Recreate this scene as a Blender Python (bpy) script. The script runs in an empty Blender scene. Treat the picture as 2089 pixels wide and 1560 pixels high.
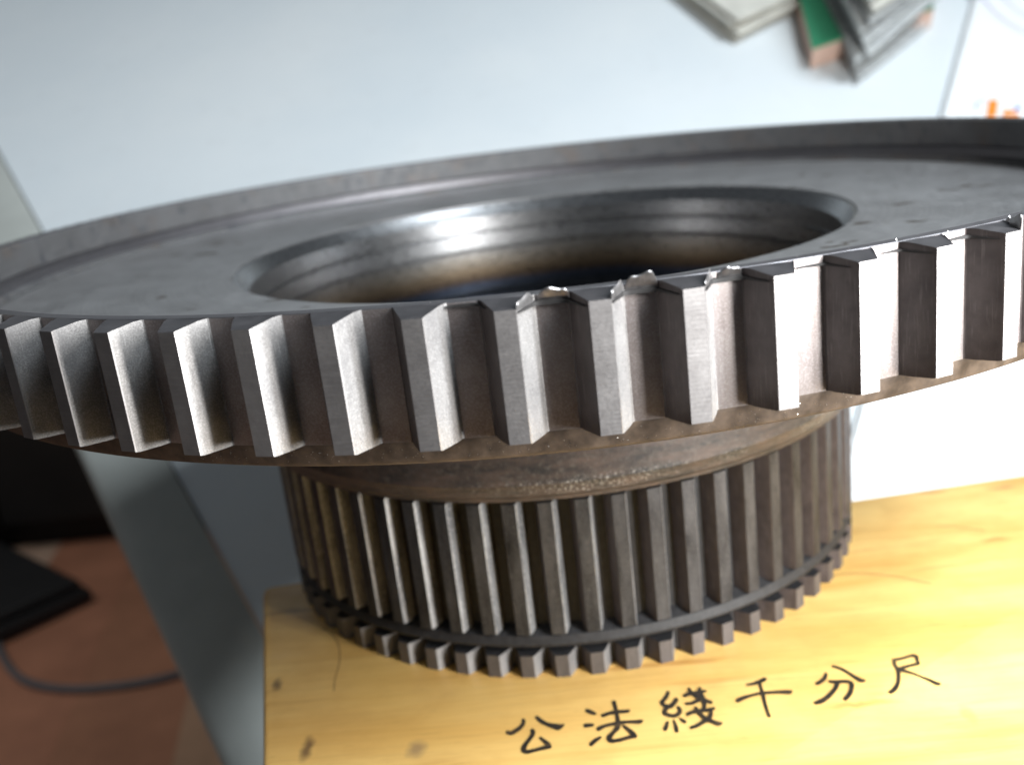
import bpy, bmesh, math, random
from mathutils import Matrix, Vector
S = bpy.context.scene
COL = S.collection
RNG = random.Random(7)
R_ = math.radians

# ------------------------------------------------------------------ camera
cam_d = bpy.data.cameras.new('camera'); cam = bpy.data.objects.new('camera', cam_d); COL.objects.link(cam)
cr = Vector((0.99357096, 0.0106968, -0.1127046)); cu = Vector((0.10484344, 0.28867997, 0.95166787)); cw = Vector((-0.04271536, 0.95736589, -0.28570255))
cpos = Vector((0, -0.29288297, 0.02870324))
cam.matrix_world = Matrix(((cr.x, cu.x, -cw.x, cpos.x), (cr.y, cu.y, -cw.y, cpos.y), (cr.z, cu.z, -cw.z, cpos.z), (0, 0, 0, 1)))
cam_d.sensor_width = 36.0; cam_d.lens = 2052.23 / 2089 * 36; cam_d.clip_start = 0.01; cam_d.clip_end = 50
cam_d.dof.use_dof = True; cam_d.dof.focus_distance = 0.165; cam_d.dof.aperture_fstop = 17; cam_d.dof.aperture_blades = 0
S.camera = cam

# ------------------------------------------------------------------ light: room ambience, a two-pane window at the right
W = bpy.data.worlds.new('World'); S.world = W; W.use_nodes = True
bg = W.node_tree.nodes['Background']; bg.inputs[0].default_value = (0.80, 0.90, 1.0, 1); bg.inputs[1].default_value = 0.085
def area(name, loc, target, sx, sy, power, col):
    d = bpy.data.lights.new(name, 'AREA'); d.shape = 'RECTANGLE'; d.size = sx; d.size_y = sy; d.energy = power; d.color = col
    o = bpy.data.objects.new(name, d); COL.objects.link(o); o.location = loc
    o.rotation_euler = (Vector(target) - Vector(loc)).to_track_quat('-Z', 'Y').to_euler()
    return o
def polar(az, dist, z): return (dist * math.sin(R_(az)), -dist * math.cos(R_(az)), z)
WX, WY, WIN_Z = 0.236, -0.290, 0.060
for dx, col in ((-0.021, (1.0, 0.98, 0.95)), (0.021, (0.93, 0.97, 1.0))):
    area('window_pane_light', (WX + dx * 0.7, WY + dx * 0.7, WIN_Z), (0, -0.1, -0.03), 0.030, 0.28, 2.1, col)
area('window_sky_light', (0.68, -0.46, 0.92), (0, 0.2, -0.05), 0.40, 0.45, 19.0, (0.84, 0.93, 1.0))
area('floor_fill_light', (-1.25, 0.85, 0.45), (-1.25, 0.9, -1.0), 0.5, 0.5, 2.2, (1.0, 0.95, 0.88))  # added fill to brighten the floor; no lamp is known there

S.view_settings.view_transform = 'Standard'; S.view_settings.look = 'None'; S.view_settings.gamma = 1.0; S.view_settings.exposure = 0.28
S.cycles.use_denoising = True; S.cycles.max_bounces = 8; S.cycles.sample_clamp_indirect = 4.0

# ------------------------------------------------------------------ helpers
def tag(o, label=None, cat=None, group=None, kind=None):
    if label: o['label'] = label
    if cat: o['category'] = cat
    if group: o['group'] = group
    if kind: o['kind'] = kind
    return o
def empty(name, loc=(0, 0, 0)):
    o = bpy.data.objects.new(name, None); COL.objects.link(o); o.location = loc; o.empty_display_size = 0.01; return o
def root_loc(parent):
    v = Vector((0, 0, 0))
    while parent is not None:
        v = v + Vector(parent.location); parent = parent.parent
    return v
def mesh(name, verts, faces, mats, fmat=None, smooth=None):
    me = bpy.data.meshes.new(name); me.from_pydata([tuple(v) for v in verts], [], faces)
    for m in (mats if isinstance(mats, (list, tuple)) else [mats]): me.materials.append(m)
    if fmat: me.polygons.foreach_set('material_index', fmat)
    bm = bmesh.new(); bm.from_mesh(me); bmesh.ops.recalc_face_normals(bm, faces=bm.faces); bm.to_mesh(me); bm.free()
    if smooth is not None:
        me.polygons.foreach_set('use_smooth', [True] * len(me.polygons)); me.set_sharp_from_angle(angle=R_(smooth))
    me.update(); return me
def obj(name, me, parent=None):
    o = bpy.data.objects.new(name, me); COL.objects.link(o); o.parent = parent; return o
def part(name, verts, faces, mats, parent=None, fmat=None, smooth=None):
    """verts in world coordinates; parents are unrotated"""
    off = root_loc(parent)
    return obj(name, mesh(name, [Vector(v) - off for v in verts], faces, mats, fmat, smooth), parent)
def lathe(prof, n):
    vs = []; fs = []; m = len(prof)
    for i in range(n):
        a = 2 * math.pi * i / n; s, c = math.sin(a), -math.cos(a)
        vs += [(r * s, r * c, z) for r, z in prof]
    for i in range(n):
        j = (i + 1) % n
        for k in range(m):
            l = (k + 1) % m
            fs.append((i * m + k, j * m + k, j * m + l, i * m + l))
    return vs, fs
def prism(poly, z0, z1, bev=0.0):
    """polygon (ccw list of xy) extruded, with bevelled top and bottom rims"""
    n = len(poly); cx = sum(q[0] for q in poly) / n; cy = sum(q[1] for q in poly) / n
    def inset(b):
        out = []
        for i in range(n):
            p0 = Vector(poly[i - 1]); p1 = Vector(poly[i]); p2 = Vector(poly[(i + 1) % n])
            d1 = (p1 - p0).normalized(); d2 = (p2 - p1).normalized()
            nn = Vector((-d1.y - d2.y, d1.x + d2.x))
            if nn.length < 1e-9: nn = Vector((-d1.y, d1.x))
            nn.normalize(); k = max(0.3, nn.dot(Vector((-d1.y, d1.x))))
            out.append(p1 + nn * (b / k))
        return out
    rings = [(inset(bev), z1), (inset(bev * 0.3), z1 - bev * 0.3), (poly, z1 - bev), (poly, z0 + bev), (inset(bev), z0)] if bev else [(poly, z1), (poly, z0)]
    vs = []; fs = []
    for r, z in rings: vs += [(q[0], q[1], z) for q in r]
    for k in range(len(rings) - 1):
        for i in range(n):
            j = (i + 1) % n; fs.append((k * n + i, k * n + j, (k + 1) * n + j, (k + 1) * n + i))
    fs.append(tuple(range(n))); fs.append(tuple((len(rings) - 1) * n + i for i in reversed(range(n))))
    return vs, fs
def box_vf(x0, x1, y0, y1, z0, z1, bev=0.0):
    return prism([(x0, y0), (x1, y0), (x1, y1), (x0, y1)], z0, z1, bev)
def rot_pts(vs, ang, c):
    s, k = math.sin(ang), math.cos(ang)
    return [(c[0] + (v[0] - c[0]) * k - (v[1] - c[1]) * s, c[1] + (v[0] - c[0]) * s + (v[1] - c[1]) * k, v[2]) for v in vs]
def tube(pts, r, n=8):
    vs = []; fs = []
    for i, q in enumerate(pts):
        d = (Vector(pts[min(i + 1, len(pts) - 1)]) - Vector(pts[max(i - 1, 0)])).normalized()
        a = d.cross(Vector((0, 0, 1)));  a = a.normalized() if a.length > 1e-6 else Vector((1, 0, 0)); b = d.cross(a)
        for k in range(n):
            t = 2 * math.pi * k / n; vs.append(Vector(q) + (a * math.cos(t) + b * math.sin(t)) * r)
    for i in range(len(pts) - 1):
        for k in range(n):
            l = (k + 1) % n; fs.append((i * n + k, i * n + l, (i + 1) * n + l, (i + 1) * n + k))
    fs.append(tuple(range(n))); fs.append(tuple((len(pts) - 1) * n + k for k in reversed(range(n))))
    return vs, fs
def catmull(pts, sub=6):
    out = []; n = len(pts)
    for i in range(n - 1):
        p0 = pts[max(i - 1, 0)]; p1 = pts[i]; p2 = pts[i + 1]; p3 = pts[min(i + 2, n - 1)]
        for s in range(sub):
            t = s / sub
            out.append(tuple(0.5 * (2 * b + (c - a) * t + (2 * a - 5 * b + 4 * c - d) * t * t + (3 * b - a - 3 * c + d) * t ** 3) for a, b, c, d in zip(p0, p1, p2, p3)))
    out.append(tuple(pts[-1])); return out

# ------------------------------------------------------------------ materials
class NT:
    def __init__(s, name):
        s.m = bpy.data.materials.new(name); s.m.use_nodes = True; s.t = s.m.node_tree; s.b = s.t.nodes['Principled BSDF']
    def n(s, typ, **kw):
        x = s.t.nodes.new(typ)
        for k, v in kw.items(): setattr(x, k, v)
        return x
    def l(s, a, b): s.t.links.new(a, b)
    def obj(s): return s.n('ShaderNodeTexCoord').outputs['Object']
    def geo_pos(s): return s.n('ShaderNodeNewGeometry').outputs['Position']
    def mp(s, src, scale=(1, 1, 1), rot=(0, 0, 0), loc=(0, 0, 0)):
        x = s.n('ShaderNodeMapping'); s.l(src, x.inputs[0]); x.inputs['Scale'].default_value = scale; x.inputs['Rotation'].default_value = rot; x.inputs['Location'].default_value = loc
        return x.outputs[0]
    def noise(s, src, scale, detail=4, rough=0.6, dist=0.0):
        x = s.n('ShaderNodeTexNoise'); s.l(src, x.inputs['Vector']); x.inputs['Scale'].default_value = scale; x.inputs['Detail'].default_value = detail
        x.inputs['Roughness'].default_value = rough; x.inputs['Distortion'].default_value = dist; return x.outputs['Fac']
    def ramp(s, fac, stops, interp='LINEAR'):
        x = s.n('ShaderNodeValToRGB'); s.l(fac, x.inputs[0]); e = x.color_ramp.elements; x.color_ramp.interpolation = interp
        while len(e) < len(stops): e.new(0.5)
        for i, (pos, c) in enumerate(stops):
            e[i].position = pos; e[i].color = (c, c, c, 1) if isinstance(c, (int, float)) else (*c, 1)
        return x.outputs[0]
    def math(s, op, a, b=None, clamp=False):
        x = s.n('ShaderNodeMath', operation=op, use_clamp=clamp)
        for i, v in enumerate((a, b)):
            if v is None: continue
            if isinstance(v, (int, float)): x.inputs[i].default_value = v
            else: s.l(v, x.inputs[i])
        return x.outputs[0]
    def rng(s, v, a, b, c=0.0, d=1.0):
        x = s.n('ShaderNodeMapRange'); s.l(v, x.inputs[0])
        for i, q in enumerate((a, b, c, d)): x.inputs[i + 1].default_value = q
        return x.outputs[0]
    def mix(s, fac, a, b, blend='MIX'):
        x = s.n('ShaderNodeMix', data_type='RGBA', blend_type=blend)
        for sock, v in ((x.inputs[0], fac), (x.inputs[6], a), (x.inputs[7], b)):
            if isinstance(v, (int, float)): sock.default_value = v
            elif isinstance(v, tuple): sock.default_value = (*v, 1)
            else: s.l(v, sock)
        return x.outputs[2]
    def sep(s, src):
        x = s.n('ShaderNodeSeparateXYZ'); s.l(src, x.inputs[0]); return x.outputs
    def radius(s, src):
        o = s.sep(src); x = s.n('ShaderNodeCombineXYZ'); s.l(o[0], x.inputs[0]); s.l(o[1], x.inputs[1])
        y = s.n('ShaderNodeVectorMath', operation='LENGTH'); s.l(x.outputs[0], y.inputs[0]); return y.outputs['Value'], o[2]
    def bump(s, h, strength, dist):
        x = s.n('ShaderNodeBump'); s.l(h, x.inputs['Height']); x.inputs['Strength'].default_value = strength; x.inputs['Distance'].default_value = dist; s.l(x.outputs[0], s.b.inputs['Normal']); return x
    def set(s, **kw):
        for k, v in kw.items():
            i = s.b.inputs[k.replace('_', ' ')]
            if isinstance(v, (int, float)): i.default_value = v
            elif isinstance(v, tuple): i.default_value = (*v, 1)
            else: s.l(v, i)
        return s.m
def plain(name, col, rough=0.6, var=0.12, scale=40, metal=0.0, bump=0.0):
    t = NT(name); nz = t.noise(t.obj(), scale, 5)
    c = t.mix(t.rng(nz, 0.3, 0.7), tuple(x * (1 - var) for x in col), tuple(min(1, x * (1 + var)) for x in col))
    if bump: t.bump(nz, bump, 0.0005)
    return t.set(Base_Color=c, Roughness=rough, Metallic=metal)
def wave_z(t, z, per): return t.math('SINE', t.math('MULTIPLY', z, 2 * math.pi / per))

def m_tip():
    t = NT('turned_steel'); p = t.geo_pos(); z = t.sep(p)[2]
    n1 = t.noise(t.mp(p, (220, 220, 2600)), 1, 5); n2 = t.noise(p, 180, 5); n3 = t.noise(p, 2600, 3)
    c = t.mix(t.rng(n2, 0.3, 0.72), (0.28, 0.266, 0.264), (0.38, 0.364, 0.36))
    c = t.mix(t.math('MULTIPLY', t.rng(n1, 0.5, 0.75), 0.4), c, (0.46, 0.445, 0.44))
    h = t.math('ADD', t.math('MULTIPLY', wave_z(t, z, 0.00066), 0.10), t.math('ADD', n1, t.math('MULTIPLY', n3, 0.5)))
    t.bump(h, 0.25, 0.00006)
    return t.set(Base_Color=c, Roughness=t.rng(n3, 0.2, 0.8, 0.42, 0.54), Metallic=0.95)
def m_root():
    t = NT('reddish_root_steel'); p = t.geo_pos(); z = t.sep(p)[2]; n1 = t.noise(t.mp(p, (3200, 3200, 3200)), 1, 4, 0.7); n2 = t.noise(p, 160, 4); n4 = t.noise(t.mp(p, (3000, 3000, 120)), 1, 3)
    c = t.mix(t.rng(n2, 0.3, 0.7), (0.26, 0.222, 0.217), (0.36, 0.325, 0.318)); c = t.mix(t.math('MULTIPLY', t.rng(n1, 0.45, 0.75), 0.7), c, (0.52, 0.495, 0.49))
    t.bump(t.math('ADD', n4, n1), 0.3, 0.00006); return t.set(Base_Color=c, Roughness=0.5, Metallic=0.95)
def m_flank():
    t = NT('ground_steel'); p = t.geo_pos()
    n2 = t.noise(p, 260, 5); n3 = t.noise(p, 3800, 3, 0.7); n4 = t.noise(t.mp(p, (3000, 3000, 120)), 1, 3)
    c = t.mix(t.rng(n2, 0.3, 0.7), (0.145, 0.139, 0.137), (0.215, 0.207, 0.203))
    c = t.mix(t.rng(n3, 0.42, 0.72), c, (0.33, 0.322, 0.316)); c = t.mix(t.math('MULTIPLY', t.rng(t.noise(t.mp(p, (130, 130, 60)), 1, 5, 0.65), 0.46, 0.70), 0.55), c, (0.10, 0.096, 0.10)); sc = t.rng(t.noise(t.mp(p, (5200, 5200, 160), (0.25, 0.1, 0)), 1, 2), 0.68, 0.74); c = t.mix(t.math('MULTIPLY', sc, 0.5), c, (0.50, 0.49, 0.48))
    t.bump(t.math('ADD', n3, t.math('MULTIPLY', n4, 0.4)), 0.35, 0.00006)
    return t.set(Base_Color=c, Roughness=0.5, Metallic=0.45)
def m_shade():  # darker steel: shade painted onto tooth flanks turned away from the window
    t = NT('shaded_flank_steel'); p = t.geo_pos(); n2 = t.noise(p, 300, 5); n3 = t.noise(t.mp(p, (2600, 2600, 200)), 1, 3)
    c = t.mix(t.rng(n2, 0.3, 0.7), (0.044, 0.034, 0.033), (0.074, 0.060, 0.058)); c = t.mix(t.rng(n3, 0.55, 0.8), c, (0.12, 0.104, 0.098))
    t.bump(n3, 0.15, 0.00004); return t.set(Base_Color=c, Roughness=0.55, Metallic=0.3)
def m_disc():
    t = NT('dark_machined_steel'); p = t.geo_pos(); r, z = t.radius(p)
    n1 = t.noise(p, 60, 6); n2 = t.noise(p, 340, 5); n3 = t.noise(p, 2200, 3)
    comb = t.n('ShaderNodeCombineXYZ'); t.l(r, comb.inputs[0]); t.l(z, comb.inputs[2]); ring = t.noise(t.mp(comb.outputs[0], (1500, 1, 1500)), 1, 4, 0.7)
    c = t.mix(t.rng(n1, 0.35, 0.7), (0.30, 0.297, 0.298), (0.43, 0.43, 0.436))
    c = t.mix(t.math('MULTIPLY', t.rng(ring, 0.42, 0.66), 0.55), c, (0.52, 0.515, 0.515))
    # oxide tints on the inner wall of the rim, rust on the underside and in patches
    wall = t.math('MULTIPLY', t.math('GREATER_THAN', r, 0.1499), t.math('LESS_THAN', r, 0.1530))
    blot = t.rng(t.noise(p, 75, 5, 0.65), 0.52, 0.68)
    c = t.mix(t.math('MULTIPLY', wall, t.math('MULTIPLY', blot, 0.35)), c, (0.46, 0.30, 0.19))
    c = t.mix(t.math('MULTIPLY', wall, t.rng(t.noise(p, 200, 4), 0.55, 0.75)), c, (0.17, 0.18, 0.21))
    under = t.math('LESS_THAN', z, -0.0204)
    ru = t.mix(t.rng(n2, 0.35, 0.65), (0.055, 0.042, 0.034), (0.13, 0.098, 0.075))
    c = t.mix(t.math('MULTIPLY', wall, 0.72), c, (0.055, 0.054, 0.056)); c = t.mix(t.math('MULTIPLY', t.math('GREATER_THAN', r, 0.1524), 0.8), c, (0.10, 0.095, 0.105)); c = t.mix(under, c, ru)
    spots = t.rng(t.noise(t.mp(p, (110, 260, 110)), 1, 3, 0.5), 0.665, 0.70)
    c = t.mix(t.math('MULTIPLY', spots, t.math('LESS_THAN', r, 0.135)), c, (0.09, 0.062, 0.035))
    h = t.math('ADD', t.math('MULTIPLY', ring, 0.6), t.math('MULTIPLY', n3, 0.5)); t.bump(h, 0.25, 0.00012)
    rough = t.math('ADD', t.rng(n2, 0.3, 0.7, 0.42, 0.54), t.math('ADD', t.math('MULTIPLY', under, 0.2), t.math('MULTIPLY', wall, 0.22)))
    return t.set(Base_Color=c, Roughness=rough, Metallic=t.math('SUBTRACT', 0.95, t.math('MULTIPLY', under, 0.5)))
def m_bore():
    t = NT('heat_tinted_bore'); p = t.geo_pos(); r, z = t.radius(p)
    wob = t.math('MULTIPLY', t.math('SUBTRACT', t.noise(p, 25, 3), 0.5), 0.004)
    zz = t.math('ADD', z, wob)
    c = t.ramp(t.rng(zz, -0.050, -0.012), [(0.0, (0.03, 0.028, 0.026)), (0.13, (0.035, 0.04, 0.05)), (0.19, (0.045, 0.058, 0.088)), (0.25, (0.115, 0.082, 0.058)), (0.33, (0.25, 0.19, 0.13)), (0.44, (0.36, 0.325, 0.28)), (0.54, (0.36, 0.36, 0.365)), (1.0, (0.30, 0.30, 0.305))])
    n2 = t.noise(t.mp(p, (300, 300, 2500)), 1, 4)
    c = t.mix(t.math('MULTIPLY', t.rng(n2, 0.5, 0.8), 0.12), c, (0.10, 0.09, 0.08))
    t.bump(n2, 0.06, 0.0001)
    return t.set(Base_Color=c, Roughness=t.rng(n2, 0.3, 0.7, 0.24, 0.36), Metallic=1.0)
def m_hub():
    t = NT('rusty_oiled_steel'); p = t.geo_pos(); r, z = t.radius(p)
    n1 = t.noise(t.mp(p, (90, 90, 420)), 1, 6, 0.65); n2 = t.noise(p, 700, 5, 0.7); n3 = t.noise(p, 2400, 3)
    c = t.mix(t.rng(n1, 0.38, 0.66), (0.022, 0.0225, 0.025), (0.082, 0.060, 0.052))
    c = t.mix(t.rng(n2, 0.5, 0.7), c, (0.085, 0.076, 0.070))
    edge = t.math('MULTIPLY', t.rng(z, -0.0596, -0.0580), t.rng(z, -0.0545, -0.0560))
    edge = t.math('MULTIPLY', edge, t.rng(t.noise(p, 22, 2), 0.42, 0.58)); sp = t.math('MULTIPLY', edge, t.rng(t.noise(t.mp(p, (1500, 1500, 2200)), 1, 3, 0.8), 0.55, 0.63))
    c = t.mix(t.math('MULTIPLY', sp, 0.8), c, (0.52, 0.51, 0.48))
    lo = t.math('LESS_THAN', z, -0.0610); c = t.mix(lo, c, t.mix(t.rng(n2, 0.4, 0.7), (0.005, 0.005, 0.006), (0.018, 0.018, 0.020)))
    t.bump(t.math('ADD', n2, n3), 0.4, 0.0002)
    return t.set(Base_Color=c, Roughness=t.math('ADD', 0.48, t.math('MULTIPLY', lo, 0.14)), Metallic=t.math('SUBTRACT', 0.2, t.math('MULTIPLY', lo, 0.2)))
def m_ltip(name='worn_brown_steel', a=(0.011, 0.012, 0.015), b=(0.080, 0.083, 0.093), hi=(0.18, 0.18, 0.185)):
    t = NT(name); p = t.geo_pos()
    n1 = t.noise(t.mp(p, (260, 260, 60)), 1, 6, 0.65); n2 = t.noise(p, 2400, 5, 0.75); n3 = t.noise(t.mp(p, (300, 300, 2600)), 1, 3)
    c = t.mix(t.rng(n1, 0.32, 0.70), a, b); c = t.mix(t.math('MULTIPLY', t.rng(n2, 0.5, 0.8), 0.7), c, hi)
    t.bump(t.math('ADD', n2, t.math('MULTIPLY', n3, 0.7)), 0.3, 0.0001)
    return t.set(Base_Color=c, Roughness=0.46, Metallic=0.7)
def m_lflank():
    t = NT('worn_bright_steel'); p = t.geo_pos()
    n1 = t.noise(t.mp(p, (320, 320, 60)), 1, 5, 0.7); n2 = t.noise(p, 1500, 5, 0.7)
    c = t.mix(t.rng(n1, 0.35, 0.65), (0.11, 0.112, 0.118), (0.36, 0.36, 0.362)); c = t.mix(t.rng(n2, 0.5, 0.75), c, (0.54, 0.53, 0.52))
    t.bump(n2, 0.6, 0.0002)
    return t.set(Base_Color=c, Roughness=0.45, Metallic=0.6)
def m_wood():
    t = NT('varnished_pine'); p = t.geo_pos()
    q = t.mp(p, (9, 70, 40), (0, 0, R_(-6.2)))
    n1 = t.noise(q, 1.0, 6, 0.6, 0.6); n2 = t.noise(t.mp(p, (60, 60, 60)), 1, 4); n3 = t.noise(t.mp(p, (34, 1300, 300), (0, 0, R_(-6.2))), 1, 4, 0.7); n5 = t.noise(t.mp(p, (130, 2600, 300), (0, 0, R_(-6.2))), 1, 2)
    c = t.mix(t.rng(n1, 0.3, 0.72), (0.67, 0.385, 0.10), (0.86, 0.60, 0.215))
    c = t.mix(t.math('MULTIPLY', t.rng(n2, 0.45, 0.72), 0.35), c, (0.50, 0.26, 0.07))
    c = t.mix(t.math('MULTIPLY', t.rng(n3, 0.52, 0.75), 0.34), c, (0.42, 0.21, 0.06)); c = t.mix(t.math('MULTIPLY', t.rng(n5, 0.66, 0.74), 0.45), c, (0.30, 0.14, 0.04))
    st = t.rng(t.noise(t.mp(p, (14, 120, 60), (0, 0, R_(-6.2)), (3.1, 1.7, 0)), 1, 3, 0.5), 0.66, 0.74)
    c = t.mix(t.math('MULTIPLY', st, 0.7), c, (0.42, 0.18, 0.04)); st2 = t.rng(t.noise(t.mp(p, (22, 260, 60), (0, 0, R_(-6.2)), (7.3, 4.9, 0)), 1, 4, 0.6), 0.60, 0.72); c = t.mix(t.math('MULTIPLY', st2, 0.45), c, (0.46, 0.22, 0.055))
    for (x, y, rx, ry, a, col, k) in KNOTS:
        d = t.n('ShaderNodeVectorMath', operation='LENGTH')
        wv = t.n('ShaderNodeVectorMath', operation='ADD'); t.l(p, wv.inputs[0])
        wn = t.n('ShaderNodeTexNoise'); t.l(p, wn.inputs['Vector']); wn.inputs['Scale'].default_value = 300
        sc = t.n('ShaderNodeVectorMath', operation='SCALE'); t.l(wn.outputs['Color'], sc.inputs[0]); sc.inputs['Scale'].default_value = 0.0022
        t.l(sc.outputs[0], wv.inputs[1])
        m1 = t.mp(wv.outputs[0], (1, 1, 0), (0, 0, 0), (-x - 0.0011, -y - 0.0011, 0))
        m2 = t.mp(m1, (1 / rx, 1 / ry, 0), (0, 0, -a)); t.l(m2, d.inputs[0])
        c = t.mix(t.math('MULTIPLY', t.rng(d.outputs['Value'], 0.4, 1.25, 1.0, 0.0), k), c, col)
    t.bump(t.math('ADD', n3, t.math('MULTIPLY', n1, 0.6)), 0.18, 0.0003)
    return t.set(Base_Color=c, Roughness=t.rng(n2, 0.3, 0.7, 0.46, 0.58), Specular_IOR_Level=0.3)
def m_board():
    t = NT('white_laminate'); p = t.geo_pos(); n1 = t.noise(p, 5, 4); n2 = t.noise(p, 60, 5, 0.7); sc = t.noise(t.mp(p, (8, 420, 300), (0, 0, 0.5)), 1, 2)
    c = t.mix(t.rng(n1, 0.35, 0.7), (0.63, 0.67, 0.69), (0.69, 0.715, 0.72)); c = t.mix(t.math('MULTIPLY', t.rng(n2, 0.56, 0.8), 0.35), c, (0.52, 0.53, 0.53)); c = t.mix(t.math('MULTIPLY', t.rng(sc, 0.70, 0.76), 0.3), c, (0.50, 0.51, 0.52))
    return t.set(Base_Color=c, Roughness=t.rng(n2, 0.3, 0.7, 0.34, 0.46))
def m_ink():
    t = NT('black_brush_ink'); p = t.geo_pos(); n1 = t.noise(t.mp(p, (60, 1400, 300), (0, 0, R_(-6.2))), 1, 4, 0.7)
    c = t.mix(t.rng(n1, 0.50, 0.78), (0.013, 0.011, 0.009), (0.13, 0.075, 0.03)); return t.set(Base_Color=c, Roughness=t.rng(n1, 0.3, 0.7, 0.35, 0.65))
def m_news():
    t = NT('grey_newsprint'); p = t.geo_pos(); n1 = t.noise(t.mp(p, (60, 900, 900), (0, 0, 0.6)), 1, 3); n2 = t.noise(p, 45, 4)
    c = t.mix(t.rng(n2, 0.35, 0.65), (0.42, 0.43, 0.42), (0.60, 0.61, 0.60)); c = t.mix(t.math('MULTIPLY', t.rng(n1, 0.48, 0.56), t.rng(n2, 0.42, 0.5)), c, (0.22, 0.225, 0.23)); return t.set(Base_Color=c, Roughness=0.8)
KNOTS = [(-0.0764, -0.0762, 0.0011, 0.0030, -0.1, (0.10, 0.06, 0.03), 0.75), (-0.0633, -0.1029, 0.0016, 0.0042, -0.25, (0.10, 0.05, 0.025), 0.8),
         (-0.0383, -0.1067, 0.0022, 0.0032, -0.2, (0.17, 0.12, 0.09), 0.6), (-0.0815, -0.0395, 0.0090, 0.0016, 0.2, (0.24, 0.11, 0.03), 0.5),
         (-0.0650, -0.0205, 0.0070, 0.0014, 0.2, (0.30, 0.14, 0.03), 0.5), (0.1164, -0.0375, 0.0040, 0.0013, 0.3, (0.40, 0.17, 0.04), 0.6),
         (0.1126, -0.0030, 0.0050, 0.0014, 0.3, (0.40, 0.17, 0.04), 0.6), (0.1330, -0.0050, 0.0050, 0.0013, 0.3, (0.36, 0.10, 0.05), 0.5),
         (0.0580, -0.1050, 0.0085, 0.0012, 0.1, (0.46, 0.20, 0.05), 0.6), (-0.0820, -0.0960, 0.0080, 0.0012, 0.15, (0.36, 0.15, 0.04), 0.5),
         (0.0780, -0.1120, 0.0012, 0.0034, -0.2, (0.42, 0.18, 0.08), 0.5)]
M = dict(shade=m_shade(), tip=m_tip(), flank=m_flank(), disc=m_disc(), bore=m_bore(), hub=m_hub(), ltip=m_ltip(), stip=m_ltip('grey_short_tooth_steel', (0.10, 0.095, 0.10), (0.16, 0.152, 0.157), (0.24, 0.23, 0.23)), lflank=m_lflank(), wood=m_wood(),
         burr=plain('burr_steel', (0.30, 0.29, 0.29), 0.42, 0.3, 900, 0.95), chip=plain('bright_chip', (0.75, 0.72, 0.66), 0.3, 0.2, 900, 1.0),
         crack_shade=plain('burr_crack_shade', (0.010, 0.009, 0.009), 0.7, 0.2, 500), root=m_root(), ink=m_ink(), pencil=plain('pencil_scratch', (0.20, 0.11, 0.04), 0.6, 0.4, 500),
         board=m_board(), trim=plain('grey_edge_band', (0.40, 0.41, 0.38), 0.38, 0.08, 30),
         paper=plain('aged_newsprint', (0.55, 0.53, 0.47), 0.8, 0.15, 60), news=m_news(), pink=plain('pink_card', (0.66, 0.45, 0.36), 0.7, 0.08, 60),
         green=plain('green_card', (0.04, 0.26, 0.13), 0.6, 0.1, 60), carton=plain('white_carton', (0.82, 0.83, 0.83), 0.45, 0.02, 30), orange=plain('orange_print', (0.80, 0.24, 0.02), 0.5, 0.08, 300),
         blue=plain('blue_print', (0.10, 0.13, 0.42), 0.5, 0.1, 300), lilac=plain('pale_lilac_print', (0.62, 0.58, 0.68), 0.5, 0.05, 100), black=plain('black_cabinet_paint', (0.012, 0.010, 0.009), 0.6, 0.3, 8),
         charcoal=plain('charcoal_plastic', (0.018, 0.019, 0.021), 0.6, 0.15, 20), cable=plain('grey_cable_rubber', (0.16, 0.17, 0.19), 0.5, 0.1, 60), stool=plain('stool_steel', (0.10, 0.10, 0.11), 0.5, 0.1, 40),
         floor=plain('dark_screed', (0.10, 0.06, 0.04), 0.6, 0.2, 12))

# ------------------------------------------------------------------ setting: floor of planks
ZF = -0.75
fl = part('floor', *box_vf(-6, 6, -4, 8, ZF - 0.12, ZF - 0.008), M['floor']); tag(fl, kind='structure')
plank_cols = [(0.72, 0.52, 0.40), (0.58, 0.27, 0.17), (0.54, 0.26, 0.16), (0.60, 0.38, 0.25), (0.55, 0.27, 0.17), (0.68, 0.46, 0.33)]
plank_m = [plain('floor_plank_stain', c, 0.45, 0.18, 9) for c in plank_cols]
PW = 0.165
for i in range(-9, 10):
    for j in range(3):
        y0 = -0.9 + j * 1.5 + (i % 3) * 0.45
        vf = box_vf(i * PW + 0.0002, (i + 1) * PW - 0.0002, y0 + 0.0002, y0 + 1.4998, ZF - 0.010, ZF)
        k = {-5: 1, -6: 0, -4: 2, -3: 3}.get(i, (i * 2 + j) % 6)
        part('plank', rot_pts(vf[0], R_(11), (-0.3, 0.6)), vf[1], plank_m[k], fl)

# ------------------------------------------------------------------ black cabinet and case on the floor, cable
cab = empty('cabinet', (-1.1, 1.75, ZF)); tag(cab, 'black cabinet standing on the plank floor beyond the board', 'cabinet')
part('carcass', *box_vf(-2.6, 0.4, 1.50, 2.1, ZF + 0.06, ZF + 1.3, 0.01), M['black'], cab)
part('plinth', *box_vf(-2.55, 0.35, 1.54, 2.05, ZF, ZF + 0.0595), M['black'], cab)
for x in (-2.59, -1.84, -1.09, -0.34):
    d = part('door', *box_vf(x, x + 0.735, 1.482, 1.4995, ZF + 0.07, ZF + 1.28, 0.003), M['black'], cab)
    part('handle', *box_vf(x + 0.66, x + 0.68, 1.462, 1.4815, ZF + 0.6, ZF + 0.75, 0.004), M['charcoal'], d)
case = empty('equipment_case', (-1.15, 1.30, ZF)); tag(case, 'low charcoal case lying on the plank floor before the cabinet', 'case')
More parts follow.
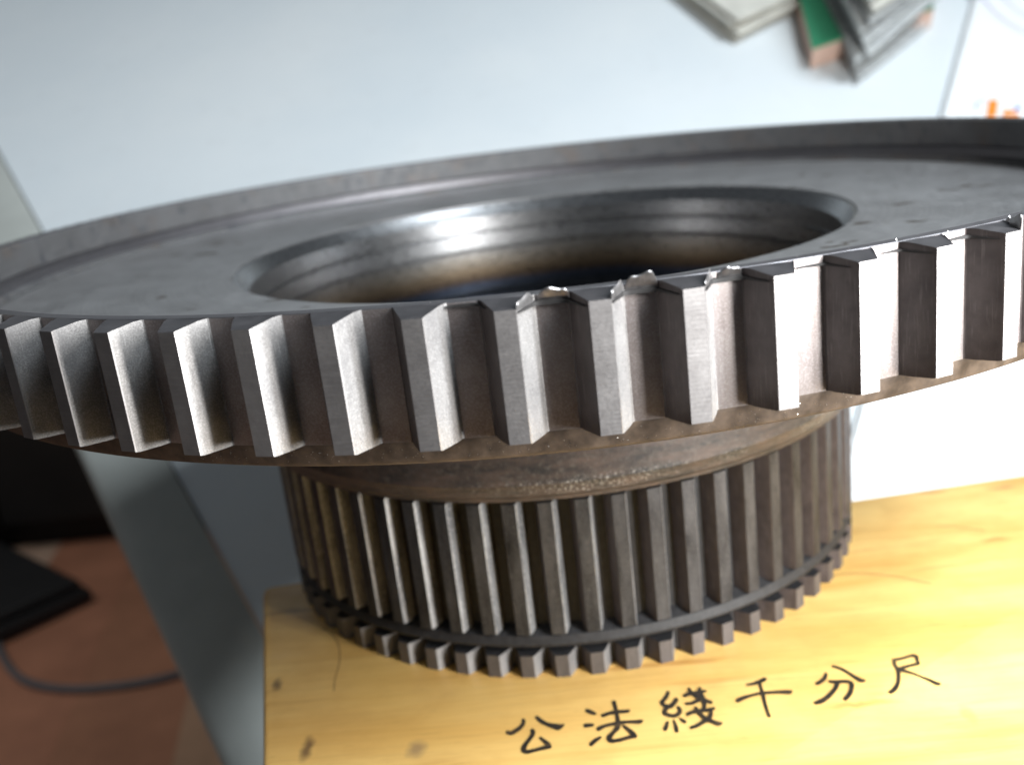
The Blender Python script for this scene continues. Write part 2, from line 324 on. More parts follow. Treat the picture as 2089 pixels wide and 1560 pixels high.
vf = box_vf(-1.55, -0.90, 1.20, 1.62, ZF + 0.0005, ZF + 0.030, 0.008); part('base', rot_pts(vf[0], R_(50), (-0.93, 1.30)), vf[1], M['charcoal'], case)
vf = box_vf(-1.54, -0.91, 1.21, 1.61, ZF + 0.0305, ZF + 0.048, 0.008); part('lid', rot_pts(vf[0], R_(50), (-0.93, 1.30)), vf[1], M['charcoal'], case)
cp = catmull([(-1.25, 1.30, 0), (-1.05, 1.24, 0), (-0.965, 1.165, 0), (-0.905, 1.085, 0), (-0.845, 1.02, 0), (-0.78, 0.985, 0), (-0.70, 0.973, 0), (-0.60, 0.988, 0), (-0.45, 1.06, 0), (-0.2, 1.12, 0)], 8)
vf = tube([(x, y, ZF + 0.0062) for x, y, _ in cp], 0.006)
tag(part('cable', *vf, M['cable'], None, None, 60), 'grey cable lying in a loop on the plank floor', 'cable')

# ------------------------------------------------------------------ sloping white board with its edge band
TI = R_(60); BY0 = 0.42
bn = Vector((0, -math.cos(TI), math.sin(TI))); bu = Vector((0, math.sin(TI), math.cos(TI))); bx = Vector((1, 0, 0))
def B(s, t, n=0.0): return Vector((0, BY0, 0)) + bx * s + bu * t + bn * n
def bpoly(poly, n0, n1, bev=0.0):
    vs, fs = prism(poly, n0, n1, bev); return [B(*v) for v in vs], fs
e = Vector((0.246, -0.413)).normalized(); e_in = Vector((-e.y, e.x)); e_in = e_in if e_in.x > 0 else -e_in
pR = Vector((-0.2633, -0.1650))
def at_t(p0, t): return (p0.x + e.x / e.y * (t - p0.y), t)
T0, T1 = -0.462, 0.55
board = empty('drawing_board', B(0, 0, -0.03)); tag(board, 'sloping white laminate board with grey edge band behind the gear', 'board')
part('board_surface', *bpoly([at_t(pR, T0), (0.75, T0), (0.75, T1), at_t(pR, T1)], -0.024, 0.0, 0.001), M['board'], board)
pL = pR - e_in * 0.0385; pR2 = pR - e_in * 0.0006
vs, fs = bpoly([at_t(pL, T0), at_t(pR2, T0), at_t(pR2, T1), at_t(pL, T1)], -0.026, 0.0022, 0.0)
# rounded outer corner of the edge band
prof = [(0.0, -0.026), (0.0, -0.0050), (0.0015, -0.0012), (0.0055, 0.0015), (0.0110, 0.0022), (0.0360, 0.0022), (0.0375, 0.0012), (0.0377, 0.0004), (0.0377, -0.026)]
vs = []; fs = []
for tt in (T0, T1):
    for (w, n) in prof:
        q = at_t(pL + e_in * w, tt); vs.append(B(q[0], q[1], n))
k = len(prof)
for i in range(k): fs.append((i, (i + 1) % k, k + (i + 1) % k, k + i))
fs += [tuple(range(k)), tuple(reversed(range(k, 2 * k)))]
part('edge_band', vs, fs, M['trim'], board, None, 40)
for s in (0.12, 0.62):
    q = B(s, 0.12, -0.05); part('support_post', *box_vf(s - 0.02, s + 0.02, q.y - 0.02, q.y + 0.02, ZF, B(s, 0.12, -0.026).z - 0.012, 0.002), M['stool'], board)

# ------------------------------------------------------------------ papers and carton lying on the board
def sheet(name, poly, n0, th, mat, parent, curl=0.0, seed=0):
    """a thin leaf, gently waved: polygon of 4 corners subdivided"""
    rr = random.Random(seed); a, b, c, d = [Vector(q) for q in poly]; N = 8; vs = []; fs = []
    ph = rr.uniform(0, 6)
    for side in (0, 1):
        for i in range(N + 1):
            for j in range(N + 1):
                u, v = i / N, j / N; q = (a * (1 - u) + b * u) * (1 - v) + (d * (1 - u) + c * u) * v
                w = curl * (0.5 + 0.5 * math.sin(5 * u + 3 * v + ph)) + curl * 0.6 * (0.5 + 0.5 * math.sin(11 * v - 4 * u + ph))
                vs.append(B(q.x, q.y, n0 + w + (th if side else 0)))
    m = (N + 1) ** 2; I = lambda s, i, j: s * m + i * (N + 1) + j
    for i in range(N):
        for j in range(N):
            fs.append((I(0, i, j), I(0, i, j + 1), I(0, i + 1, j + 1), I(0, i + 1, j))); fs.append((I(1, i, j), I(1, i + 1, j), I(1, i + 1, j + 1), I(1, i, j + 1)))
    for i in range(N):
        fs += [(I(0, i, 0), I(0, i + 1, 0), I(1, i + 1, 0), I(1, i, 0)), (I(0, i, N), I(1, i, N), I(1, i + 1, N), I(0, i + 1, N)),
               (I(0, 0, i), I(1, 0, i), I(1, 0, i + 1), I(0, 0, i + 1)), (I(0, N, i), I(0, N, i + 1), I(1, N, i + 1), I(1, N, i))]
    return part(name, vs, fs, mat, parent, None, 50)
def bundle(name, label, corner, d1, d2, l1, l2, leaves, seed):
    """stack of leaves whose nearest corner is `corner`; d1, d2 are the directions of the two edges leaving it"""
    rr = random.Random(seed); o = empty(name, B(corner[0], corner[1], 0)); tag(o, label, 'newspaper' if 'news' in label else 'booklet', 'papers lying on the white board')
    c = Vector(corner); d1 = Vector(d1).normalized(); d2 = Vector(d2).normalized(); n = 0.0006
    for i, (mat, th, nm, curl) in enumerate(leaves):
        j = Vector((rr.uniform(-0.004, 0.004), rr.uniform(-0.003, 0.003))) if i < len(leaves) - 1 else Vector((0, 0)); a = c + j
        sheet(nm, [a, a + d1 * l1, a + d1 * l1 + d2 * l2, a + d2 * l2], n, th, mat, o, curl, seed * 31 + i); n += th + curl * 1.6 + 0.0003
    return o
bundle('newspaper', 'yellowed folded newspaper lying on the white board', (0.1565, 0.0690), (0.0552, 0.0344), (-0.0230, 0.0625), 0.070, 0.30,
       [(M['paper'], 0.0016, 'page', 0.0012)] * 5, 3)
bundle('booklet', 'pink and green card booklet wedged beside grey newspapers on the board', (0.1980, 0.0230), (0.0180, 0.0068), (0.0099, 0.0849), 0.10, 0.20,
       [(M['pink'], 0.0150, 'page_block', 0.0), (M['green'], 0.0020, 'cover', 0.0)], 5)
bundle('newspaper', 'crumpled pile of grey newspapers with its corner pointing down the board', (0.2235, -0.0030), (0.0656, 0.0600), (0.0030, 0.1038), 0.090, 0.26,
       [(M['news'], 0.0022, 'page', 0.0028)] * 7 + [(M['paper'], 0.0016, 'page', 0.004), (M['news'], 0.0016, 'page', 0.006), (M['carton'], 0.0010, 'page', 0.008)], 9)
ct = empty('carton', B(0.3, -0.05, 0)); tag(ct, 'flat white carton with orange and blue print lying on the board', 'carton')
cd = (Vector((0.3298, 0.0825)) - Vector((0.1338, -0.3086))).normalized(); ca = Vector((0.1338, -0.3086)) - cd * 0.12; cn = Vector((cd.y, -cd.x))
cpoly = [ca, ca + cn * 0.36, ca + cn * 0.36 + cd * 0.66, ca + cd * 0.66]
part('carton_body', *bpoly([tuple(q) for q in cpoly], 0.0004, 0.0042, 0.001), M['carton'], ct)
part('carton_lid', *bpoly([tuple(q + cd * 0.002 + cn * 0.002 if i == 0 else q) for i, q in enumerate([cpoly[0], cpoly[1] - cn * 0.002, cpoly[2] - cn * 0.002 - cd * 0.002, cpoly[3] + cn * 0.002 - cd * 0.002])], 0.0044, 0.0060, 0.0005), M['carton'], ct)
def cq(q): return (0.2859 + (q[0] - 0.2677) * 1.065, -0.0617 + (q[1] + 0.0963) * 1.065)
def decal(name, poly, mat, n=0.0063): part(name, *bpoly([cq(q) for q in poly], n - 0.0002, n), mat, ct)
decal('printed_mark', [(0.2672, -0.0985), (0.2728, -0.0996), (0.2806, -0.0826), (0.2752, -0.0813)], M['orange'])
decal('printed_mark', [(0.2765, -0.1000), (0.2862, -0.1020), (0.2850, -0.0962), (0.2815, -0.0930), (0.2780, -0.0950)], M['orange'])
decal('printed_mark', [(0.2848, -0.0952), (0.2885, -0.0955), (0.2900, -0.0915), (0.2868, -0.0910)], M['blue'])
def band(pts, w, name, mat):
    c = catmull([cq(q) for q in pts], 6); L = []; Rr = []
    for i, q in enumerate(c):
        d = (Vector(c[min(i + 1, len(c) - 1)]) - Vector(c[max(i - 1, 0)])).normalized(); nn = Vector((-d.y, d.x)) * w; L.append(Vector(q) + nn); Rr.append(Vector(q) - nn)
    vs = [B(q.x, q.y, 0.0063) for q in L + Rr]; m = len(L)
    part(name, vs, [(i, i + 1, m + i + 1, m + i) for i in range(m - 1)], mat, ct)
band([(0.2645, -0.0905), (0.2655, -0.0860), (0.2690, -0.0825), (0.2740, -0.0812)], 0.0006, 'printed_line', M['blue'])
band([(0.3120, 0.0600), (0.3150, 0.0367), (0.3168, 0.0122), (0.3240, -0.0095), (0.3380, -0.025)], 0.0014, 'printed_line', M['lilac'])
band([(0.3260, 0.0600), (0.3281, 0.0336), (0.3322, 0.0117), (0.3440, -0.006)], 0.0009, 'printed_line', M['lilac'])

# ------------------------------------------------------------------ wooden box on its stool
ZB = -0.1072
bd = Vector((0.2280, 0.0251)).normalized(); ld = Vector((0.0202, -0.0804)).normalized()     # back edge and left edge directions
corner = Vector((-0.0937, -0.0222)); LEN, DEP = 0.335, 0.165
def bxy(a, b): return corner + bd * a + ld * b
def rrect(r, L, D, inset=0.0):
    out = []
    for (ca_, cb_, s0) in ((r, r, 270), (r, D - r, 180), (L - r, D - r, 90), (L - r, r, 0)):
        for k in range(7):
            ang = R_(s0 - 15 * k); q = bxy(ca_ + (r - inset) * math.cos(ang), cb_ + (r - inset) * math.sin(ang)); out.append((q.x, q.y))
    ar = sum(out[i][0] * out[(i + 1) % len(out)][1] - out[(i + 1) % len(out)][0] * out[i][1] for i in range(len(out)))
    return out if ar > 0 else out[::-1]
wb = empty('wooden_box', (0.06, -0.09, ZB - 0.045)); tag(wb, 'yellow varnished wooden instrument box lettered in black brush characters under the gear', 'box')
part('lid', *prism(rrect(0.0035, LEN, DEP), ZB - 0.016, ZB, 0.0018), M['wood'], wb, None, 35)
part('box_body', *prism(rrect(0.0035, LEN, DEP, 0.0006), ZB - 0.045, ZB - 0.0165, 0.0008), M['wood'], wb, None, 35)
STROKES = {"gong": [[[-149.4, -999.5, 3.89], [-148.6, -1009.3, 4.25], [-154.5, -1023.3, 4.6], [-165.3, -1035.2, 4.6], [-176.8, -1042.2, 4.25], [-185.2, -1037.6, 3.18]], [[-118.9, -994.4, 3.89], [-109.1, -1009.6, 4.25], [-96.8, -1022.3, 3.89], [-82.8, -1031.1, 5.31], [-71.3, -1036.2, 6.02], [-60.3, -1030.4, 2.12]], [[-129.5, -1040.4, 4.6], [-128.0, -1051.2, 4.6], [-134.7, -1068.6, 4.25], [-143.7, -1085.3, 4.6], [-148.6, -1102.4, 5.31], [-141.4, -1111.6, 3.89], [-126.9, -1109.2, 3.54], [-109.1, -1104.2, 3.54], [-93.7, -1101.3, 4.25]], [[-111.7, -1069.2, 2.83], [-103.8, -1080.7, 3.54], [-96.7, -1092.0, 4.6], [-92.1, -1101.5, 3.89]]], "fa": [[[-7.0, -986.1, 3.89], [1.1, -992.2, 4.25], [10.7, -999.9, 3.18]], [[-13.6, -1040.0, 4.25], [-4.5, -1040.0, 3.89], [3.8, -1040.5, 2.83]], [[-4.6, -1106.3, 4.25], [5.0, -1094.9, 3.89], [17.0, -1085.1, 2.48]], [[27.5, -1010.8, 3.89], [42.2, -1004.7, 3.54], [59.2, -1001.7, 3.89], [74.2, -1002.6, 3.54], [86.0, -1001.6, 3.18]], [[56.5, -964.6, 4.25], [57.9, -987.5, 3.89], [58.8, -1015.4, 3.89], [59.1, -1039.9, 4.95], [54.8, -1059.3, 4.95], [42.7, -1077.2, 4.25], [35.0, -1091.5, 5.31], [39.9, -1101.2, 3.89], [55.1, -1100.8, 3.54], [73.3, -1095.7, 3.54], [89.0, -1091.6, 4.25]], [[15.0, -1056.1, 4.6], [28.7, -1048.8, 3.54], [45.5, -1044.6, 3.54], [62.1, -1043.0, 4.25], [78.7, -1041.5, 3.18], [94.9, -1043.9, 3.54], [106.3, -1044.2, 4.25], [111.5, -1042.3, 2.12]], [[70.0, -1054.9, 2.48], [78.5, -1068.0, 3.54], [85.9, -1082.1, 4.6], [91.2, -1093.2, 3.89]]], "xian": [[[180.5, -946.3, 4.25], [175.2, -960.0, 4.25], [164.5, -977.0, 4.25], [161.1, -983.6, 4.25], [167.2, -994.4, 4.25], [177.4, -998.7, 4.6], [186.2, -990.2, 4.6], [193.9, -977.3, 4.95], [194.5, -973.1, 3.89]], [[173.2, -999.5, 4.6], [165.0, -1010.8, 4.6], [162.7, -1021.4, 4.6], [170.7, -1029.5, 3.89], [181.6, -1033.8, 3.89], [191.4, -1028.5, 4.25], [197.3, -1017.0, 4.25], [194.8, -1005.6, 3.89]], [[164.8, -1054.2, 2.83], [160.6, -1066.8, 3.89], [155.9, -1077.9, 3.89]], [[178.5, -1049.5, 1.77], [179.9, -1068.3, 3.54], [179.6, -1086.6, 4.25]], [[193.1, -1045.0, 1.77], [197.5, -1053.7, 3.18], [201.5, -1059.6, 3.18]], [[215.2, -964.8, 3.89], [226.2, -959.3, 4.25], [239.9, -958.5, 3.89], [253.0, -956.2, 4.25], [264.2, -955.1, 2.48]], [[228.9, -942.2, 3.54], [232.5, -957.3, 3.54], [240.3, -971.6, 4.6], [248.2, -979.9, 4.95], [257.4, -989.9, 4.25], [268.3, -998.6, 3.89]], [[252.7, -943.0, 3.54], [250.1, -958.6, 4.25], [253.4, -973.6, 4.6], [253.0, -990.6, 4.6], [252.7, -1007.4, 3.89], [247.5, -1023.3, 3.89]], [[214.6, -996.0, 2.83], [226.2, -996.4, 3.18], [240.8, -988.8, 3.54], [252.0, -982.0, 3.54]], [[211.9, -1034.3, 3.89], [224.4, -1028.0, 3.89], [241.2, -1026.4, 3.89], [256.1, -1025.9, 3.54], [270.6, -1022.6, 2.83]], [[232.5, -1014.1, 3.18], [235.7, -1029.7, 3.89], [241.4, -1044.1, 3.89], [248.1, -1057.2, 4.6], [258.6, -1066.7, 3.89], [269.8, -1076.3, 4.25], [277.0, -1076.0, 2.48]], [[263.0, -1028.3, 3.54], [260.2, -1044.2, 3.89], [252.1, -1057.8, 4.25], [238.2, -1067.7, 3.89], [224.5, -1077.5, 3.54], [212.4, -1082.3, 3.18]]], "qian": [[[358.6, -945.1, 2.48], [372.7, -942.9, 3.18], [389.4, -936.6, 3.89], [403.2, -928.4, 4.25]], [[326.1, -1000.5, 4.25], [340.2, -992.8, 3.89], [360.0, -985.9, 2.83], [384.4, -981.2, 3.18], [406.0, -981.7, 3.18], [426.4, -983.5, 3.89], [443.2, -986.1, 4.6], [449.0, -982.7, 2.12]], [[387.8, -943.8, 3.89], [386.6, -964.2, 3.18], [385.5, -987.1, 3.89], [382.8, -1013.5, 3.54], [381.2, -1042.1, 3.18], [381.0, -1063.7, 3.54]]], "fen": [[[540.7, -929.7, 3.18], [532.5, -946.3, 3.89], [520.9, -957.8, 3.89], [509.7, -964.8, 3.54]], [[564.1, -904.5, 3.18], [575.8, -914.1, 3.54], [587.6, -931.3, 3.54], [596.8, -950.8, 4.25], [605.5, -965.5, 5.31], [614.6, -968.4, 2.83]], [[539.3, -960.7, 3.18], [552.3, -965.0, 3.89], [568.8, -965.5, 3.54], [582.3, -970.6, 4.25], [582.0, -982.2, 4.6], [574.1, -1002.4, 4.25], [563.2, -1019.1, 3.89], [552.6, -1029.9, 3.54]], [[554.0, -970.4, 4.6], [544.7, -987.8, 3.89], [526.9, -1009.2, 4.25], [511.3, -1023.6, 4.25], [497.8, -1031.2, 4.25], [488.1, -1033.8, 3.18]]], "chi": [[[702.8, -901.3, 3.54], [721.8, -898.3, 2.83], [741.2, -892.1, 2.83], [755.4, -893.0, 3.89], [752.3, -908.1, 3.54], [749.3, -923.0, 3.18], [732.4, -927.9, 2.83], [715.5, -932.7, 3.18], [703.9, -936.8, 3.89]], [[702.8, -901.3, 3.54], [698.3, -919.1, 3.54], [697.6, -940.3, 4.25], [693.2, -957.6, 3.54], [686.3, -977.1, 3.54], [677.2, -995.9, 3.54], [664.0, -1012.4, 3.89], [653.1, -1020.5, 3.54]], [[703.4, -942.8, 4.6], [714.1, -950.5, 3.18], [727.8, -963.2, 2.48], [739.2, -976.9, 2.48], [750.6, -990.4, 3.54], [758.7, -1003.2, 4.6], [765.1, -1005.6, 3.18]]]}
PX, PY = 1.048e-4, 1.787e-4     # the brush tip: taller than wide on the lid
def brush(pl, wscale=1.0):
    c = catmull(pl, 6); L = []; Rr = []; n = len(c); rr = random.Random(int(pl[0][0] * 10) + 99)
    for i, (x, y, w) in enumerate(c):
        a = c[max(i - 1, 0)]; b = c[min(i + 1, n - 1)]
        d = Vector(((b[0] - a[0]) / PX, (b[1] - a[1]) / PY)).normalized(); nn = Vector((-d.y, d.x)); w = w * wscale * rr.uniform(0.95, 1.05)
        L.append((x + nn.x * w * PX, y + nn.y * w * PY)); Rr.append((x - nn.x * w * PX, y - nn.y * w * PY))
    def cap(q, prev, w):
        d = Vector(((q[0] - prev[0]) / PX, (q[1] - prev[1]) / PY)).normalized(); base = math.atan2(d.y, d.x)
        return [(q[0] + math.cos(base + t) * w * PX, q[1] + math.sin(base + t) * w * PY) for t in (0.9, 0.3, -0.3, -0.9)]
    end = cap(c[-1], c[-2], c[-1][2] * wscale * 0.9); start = cap(c[0], c[1], c[0][2] * wscale * 0.9)
    return L, Rr, end, start
for ci, (nm, strokes) in enumerate(STROKES.items()):
    vs = []; fs = []
    for si, st in enumerate(strokes):
        pl = [(a * 1e-4, b * 1e-4, w) for a, b, w in st]; L, Rr, end, start = brush(pl); zz = ZB + 0.00012 + 0.00002 * si
        o = len(vs); m = len(L); vs += [(q[0], q[1], zz) for q in L + Rr]
        fs += [(o + i, o + i + 1, o + m + i + 1, o + m + i) for i in range(m - 1)]
        k = len(vs); vs += [(q[0], q[1], zz) for q in end]; fs.append((o + m - 1, k, k + 1, k + 2, k + 3, o + 2 * m - 1))
        k = len(vs); vs += [(q[0], q[1], zz) for q in start]; fs.append((o + m, k, k + 1, k + 2, k + 3, o))
    part('painted_character', vs, fs, M['ink'], wb)
def scratch(pts, w, mat=None):
    L, Rr, _, _ = brush([(a, b, w) for a, b in pts]); m = len(L); part('scratch', [(q[0], q[1], ZB + 0.0001) for q in L + Rr], [(i, i + 1, m + i + 1, m + i) for i in range(m - 1)], mat or M['pencil'], wb)
scratch([(-0.0700, -0.0505), (-0.0662, -0.0552), (-0.0634, -0.0615), (-0.0620, -0.0690), (-0.0618, -0.0760), (-0.0612, -0.0815)], 0.9)
scratch([(0.0465, -0.0640), (0.0472, -0.0690)], 1.3, M['ink']); scratch([(0.0500, -0.0625), (0.0512, -0.0670)], 1.3, M['ink'])
scratch([(0.0400, -0.0680), (0.0404, -0.0700)], 1.3, M['ink'])
scratch([(0.0620, -0.0510), (0.0720, -0.0485), (0.0830, -0.0520), (0.0910, -0.0580)], 0.8); scratch([(0.1050, -0.0260), (0.1110, -0.0285), (0.1160, -0.0320)], 0.8)

stl = empty('stool', (0.05, -0.10, ZF)); tag(stl, 'dark steel stool standing under the wooden box', 'stool')
vf = prism([tuple(q) for q in [bxy(0.04, DEP - 0.02), bxy(LEN - 0.03, DEP - 0.02), bxy(LEN - 0.03, 0.03), bxy(0.04, 0.03)]], ZB - 0.070, ZB - 0.0452, 0.003); part('seat', *vf, M['stool'], stl)
for a in (0.07, LEN - 0.06):
    for b in (0.05, DEP - 0.04):
        q = bxy(a, b); part('leg', *box_vf(q.x - 0.009, q.x + 0.009, q.y - 0.009, q.y + 0.009, ZF, ZB - 0.0702, 0.002), M['stool'], stl)

# ------------------------------------------------------------------ the cluster gear
G = empty('cluster_gear', (0, 0, ZB)); tag(G, 'dark steel cluster gear with wide toothed disc standing on lettered wooden box', 'gear')
N1, N2 = 78, 64
disc_prof = [(0.0876, -0.0140), (0.1496, -0.0140), (0.1500, -0.0147), (0.1507, -0.0147), (0.1510, -0.0136), (0.1516, -0.0129), (0.1521, -0.0125), (0.1534, -0.0121), (0.1536, -0.0112), (0.1534, -0.0094), (0.1522, -0.0087), (0.1520, -0.0008), (0.1523, -0.0003), (0.1527, 0.0),
             (0.15478, 0.0), (0.1549, -0.00012), (0.1549, -0.0204), (0.1546, -0.0212), (0.1540, -0.0236), (0.1536, -0.0242), (0.1500, -0.0258), (0.0960, -0.0285), (0.0876, -0.0290)]
disc = part('gear_disc', *lathe(disc_prof, 468), [M['disc'], M['root']], G, ([0] * 15 + [1] + [0] * 7) * 468, 22)
bore_prof = [(0.0874, -0.0143), (0.0874, -0.0480), (0.0840, -0.0500), (0.0665, -0.0500), (0.0665, -0.0470), (0.0800, -0.0465), (0.0822, -0.0450), (0.0826, -0.0305), (0.0834, -0.0300), (0.0834, -0.0294), (0.0826, -0.0290), (0.0829, -0.0245),
             (0.0845, -0.0242), (0.0845, -0.0234), (0.0835, -0.0230), (0.0838, -0.0182), (0.0850, -0.0168), (0.0866, -0.0146)]
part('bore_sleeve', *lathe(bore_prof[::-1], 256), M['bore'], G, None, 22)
hub_prof = [(0.0664, -0.0502), (0.0872, -0.0502), (0.0876, -0.0292), (0.0886, -0.0292), (0.0888, -0.0562), (0.0882, -0.0572), (0.0878, -0.0590), (0.0868, -0.0600), (0.0866, -0.0608), (0.0850, -0.0611), (0.0806, -0.0613),
            (0.0806, -0.0950), (0.0828, -0.0958), (0.0840, -0.0964), (0.0846, -0.0984), (0.0845, -0.0990), (0.0838, -0.0994), (0.0808, -0.0997), (0.0808, -0.1064), (0.0804, -0.1068), (0.0660, -0.1068), (0.0655, -0.1060), (0.0655, -0.0520)]
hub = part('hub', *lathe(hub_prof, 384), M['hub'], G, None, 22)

def tooth_mesh(name, prof, z0, z1, mats, fm, ztop, zbot):
    """prof: (angle deg, R) from left root to right root; ztop/zbot: per-R end shapes; the back is closed inside the body"""
    vs = []; fs = []; fmi = []; n = len(prof)
    for (zf) in (ztop, zbot):
        for a, r in prof: vs.append((r * math.sin(R_(a)), -r * math.cos(R_(a)), zf(r)))
    for i in range(n - 1): fs.append((i, i + 1, n + i + 1, n + i)); fmi.append(fm[i])
    fs.append((n - 1, 0, n, 2 * n - 1)); fmi.append(fm[0])
    fs.append(tuple(range(n))); fmi.append(len(mats) - 1); fs.append(tuple(reversed(range(n, 2 * n)))); fmi.append(len(mats) - 1)
    return vs, fs, fmi
def long_prism(prof, zs, mats, fm, name, smooth):
    """prof extruded through several z levels; zs: list of z functions of R, first the top end"""
    vs = []; fs = []; fmi = []; n = len(prof)
    for zf in zs:
        for a, r in prof: vs.append((r * math.sin(R_(a)), -r * math.cos(R_(a)), zf(r)))
    for k in range(len(zs) - 1):
        for i in range(n - 1): fs.append((k * n + i, k * n + i + 1, (k + 1) * n + i + 1, (k + 1) * n + i)); fmi.append(fm[i])
        fs.append((k * n + n - 1, k * n, (k + 1) * n, (k + 1) * n + n - 1)); fmi.append(fm[0])
    K = (len(zs) - 1) * n; c = len(mats) - 1
    fs += [tuple(range(n)), tuple(K + i for i in reversed(range(n)))]; fmi += [c, c]
    off = root_loc(G)
    return mesh(name, [Vector(v) - off for v in vs], fs, mats, fmi, smooth)
bp = [(-1.60, 0.1538), (-1.50, 0.15485), (-1.40, 0.15505), (-1.32, 0.1555), (-1.20, 0.1563), (-0.63, 0.1595), (-0.585, 0.1598), (-0.54, 0.16), (0.54, 0.16), (0.585, 0.1598), (0.63, 0.1595), (1.20, 0.1563), (1.32, 0.1555), (1.40, 0.15505), (1.50, 0.15485), (1.60, 0.1538)]
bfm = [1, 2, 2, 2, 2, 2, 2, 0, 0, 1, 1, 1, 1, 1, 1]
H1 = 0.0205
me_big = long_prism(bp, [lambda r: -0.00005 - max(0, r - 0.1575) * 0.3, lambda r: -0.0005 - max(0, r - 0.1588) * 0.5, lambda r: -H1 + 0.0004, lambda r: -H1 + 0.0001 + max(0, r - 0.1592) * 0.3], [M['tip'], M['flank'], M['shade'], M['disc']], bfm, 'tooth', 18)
phi1 = math.degrees(-0.59)
def a1(k): return phi1 + k * 360.0 / N1
for k in range(N1):
    o = obj('tooth', me_big, disc); o.rotation_euler.z = R_(a1(k) - 0.57)
lp = [(-2.05, 0.0795), (-1.92, 0.0806), (-1.75, 0.0812), (-1.28, 0.0843), (-1.10, 0.0849), (1.02, 0.0849), (1.16, 0.08462), (1.30, 0.0841), (1.75, 0.0812), (1.92, 0.0806), (2.05, 0.0795)]
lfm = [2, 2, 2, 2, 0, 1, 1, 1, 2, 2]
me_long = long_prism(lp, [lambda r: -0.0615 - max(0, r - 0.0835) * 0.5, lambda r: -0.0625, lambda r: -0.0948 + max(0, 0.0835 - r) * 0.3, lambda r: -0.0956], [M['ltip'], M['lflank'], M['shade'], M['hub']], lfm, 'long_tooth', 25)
sp_ = [(-2.65, 0.0795), (-2.45, 0.0808), (-2.15, 0.0815), (-1.35, 0.0840), (-1.08, 0.0847), (1.00, 0.0847), (1.16, 0.0844), (1.50, 0.0835), (2.15, 0.0815), (2.45, 0.0808), (2.65, 0.0795)]
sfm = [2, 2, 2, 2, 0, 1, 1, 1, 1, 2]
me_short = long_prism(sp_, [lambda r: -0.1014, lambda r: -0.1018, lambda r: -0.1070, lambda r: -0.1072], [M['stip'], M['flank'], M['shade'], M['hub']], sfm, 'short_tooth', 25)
phi2 = math.degrees(-0.6305)
for k in range(N2):
    for nm, me in (('long_tooth', me_long), ('short_tooth', me_short)):
        o = obj(nm, me, hub); o.rotation_euler.z = R_(phi2 + k * 360.0 / N2 - 1.13)

# burrs curling off the top edges of the tooth gaps at the near right
gap = [(0.57, 0.1598), (0.88, 0.1581), (1.20, 0.1563), (1.40, 0.1552), (1.75, 0.1549), (2.30, 0.1549), (2.86, 0.1549), (3.21, 0.1552), (3.41, 0.1563), (3.73, 0.1581), (4.04, 0.1598)]
GAP = catmull(gap, 8)
def gap_at(f):
    x = f * (len(GAP) - 1); i = min(int(x), len(GAP) - 2); u = x - i
    return tuple(a * (1 - u) + b * u for a, b in zip(GAP[i], GAP[i + 1]))
def ribbon(name, k, f0, f1, sect, mat, n=16, smooth=50):
    """a closed section swept along the top edge of tooth gap k; sect(u) gives (radial offset, z) points"""
    vs = []; fs = []; m = len(sect(0.5))
    for i in range(n + 1):
        u = i / n; a, r = gap_at(f0 + (f1 - f0) * u); a = R_(a1(k) - 0.57 + a)
        for dr, z in sect(u): vs.append(((r + dr) * math.sin(a), -(r + dr) * math.cos(a), z))
    for i in range(n):
        for q in range(m): fs.append((i * m + q, i * m + (q + 1) % m, (i + 1) * m + (q + 1) % m, (i + 1) * m + q))
    fs += [tuple(range(m)), tuple(n * m + q for q in reversed(range(m)))]
    part(name, vs, fs, mat, disc, None, smooth)
def leaf(k, f0, f1, h, out, seed=1):
    """a thin flap of metal folded up and outwards"""
    rr = random.Random(seed * 13 + k); ph = rr.uniform(0, 6)
    def sect(u):
        s = max(0.04, math.sin(math.pi * u)) ** 0.7 * (1 + 0.22 * math.sin(9 * u + ph)); t = 0.00016
        return [(-0.0003, -0.0005), (0.35 * out * s, -0.0004 + 0.45 * h * s), (out * s, -0.0004 + h * s), (out * s + t, -0.0006 + h * s), (0.5 * out * s + t, -0.0008 + 0.4 * h * s), (0.0002, -0.0010)]
    ribbon('burr', k, f0, f1, sect, M['burr'])
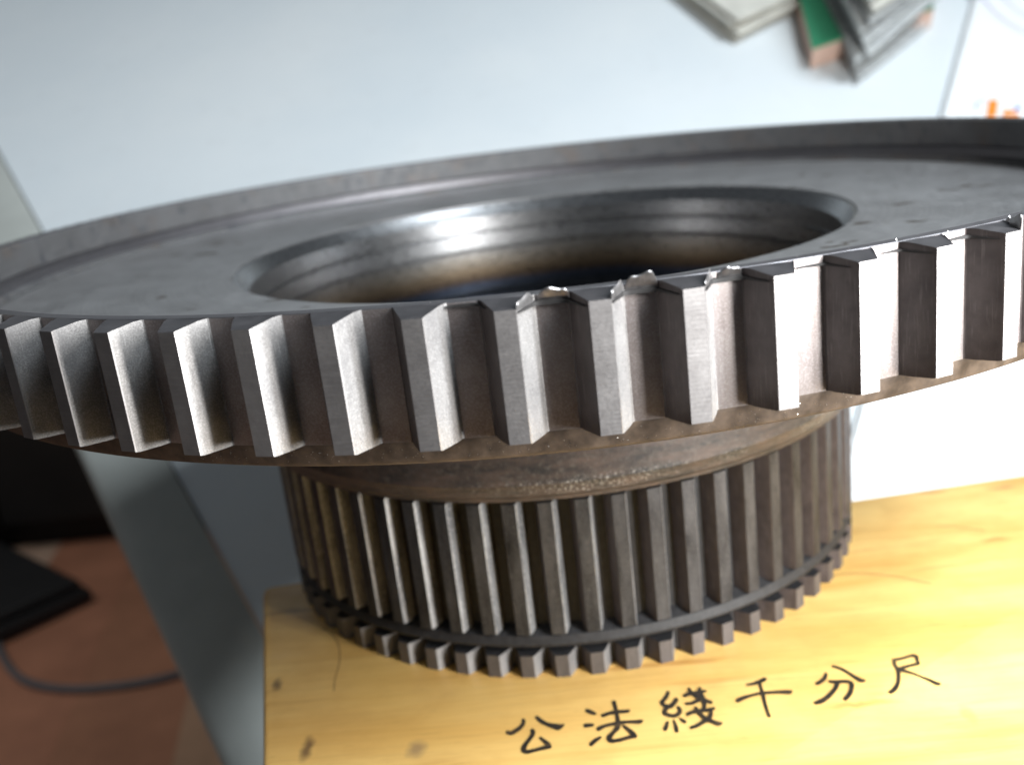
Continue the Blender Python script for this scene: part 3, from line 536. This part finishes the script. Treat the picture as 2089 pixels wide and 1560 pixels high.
def crack_shade(k, f0, f1, w, z=-0.0013, out=0.0004):  # near-black strip painting the shadow line under burrs and top chamfers
    def sect(u):
        s = 0.15 + 0.85 * math.sin(math.pi * min(1, 0.08 + 0.9 * u)); zz = z - 0.0006 * max(0, u - 0.55)
        return [(-0.0002, zz + w * s), (out, zz + w * s * 0.8), (out, zz - w * s * 0.6), (-0.0002, zz - w * s)]
    ribbon('burr_shade_line', k, f0, f1, sect, M['crack_shade'], 20)
for k, L in ((7, [(0.0, 0.30, 0.0010, 0.0005), (0.36, 0.72, 0.0013, 0.0011)]), (8, [(0.0, 0.33, 0.0013, 0.0006), (0.34, 0.70, 0.0020, 0.0012)]), (9, [(0.02, 0.34, 0.0012, 0.0006), (0.42, 0.66, 0.0010, 0.0008)])):
    for q, (f0, f1, h, out) in enumerate(L): leaf(k, f0, f1, h, out, q)
    crack_shade(k, 0.03, 0.95, 0.00046, -0.0013, 0.0006)
crack_shade(6, 0.30, 0.85, 0.0003, -0.0006); crack_shade(10, 0.34, 0.92, 0.00026); crack_shade(11, 0.45, 0.95, 0.00026); crack_shade(12, 0.40, 0.95, 0.00034)
leaf(13, 0.0, 0.22, 0.0017, 0.0007, 5); leaf(13, 0.22, 0.40, 0.0012, 0.0009, 6)
# fine chips lying on the rim and along the ledge under the teeth
vs = []; fs = []
def chip(x, y, z, s):
    o = len(vs); a = RNG.uniform(0, 6.28)
    for i in range(3): vs.append((x + s * math.cos(a + 2.1 * i) * RNG.uniform(0.5, 1.2), y + s * math.sin(a + 2.1 * i), z))
    vs.append((x, y, z + s * RNG.uniform(0.5, 0.9))); fs.extend([(o, o + 1, o + 3), (o + 1, o + 2, o + 3), (o + 2, o, o + 3), (o, o + 2, o + 1)])
for i in range(18):
    a = R_(RNG.uniform(-8, 40)); r = RNG.uniform(0.1526, 0.1545); chip(r * math.sin(a), -r * math.cos(a), 0.0, RNG.uniform(0.00007, 0.00016))
for i in range(150):
    a = R_(RNG.uniform(-22, 18)); f = RNG.random(); r = 0.1546 - 0.0006 * f + 0.00005; chip(r * math.sin(a), -r * math.cos(a), -0.0212 - 0.0024 * f, RNG.uniform(0.00005, 0.00012))
ch = part('metal_chips', vs, fs, M['chip'], disc); ch['kind'] = 'stuff'
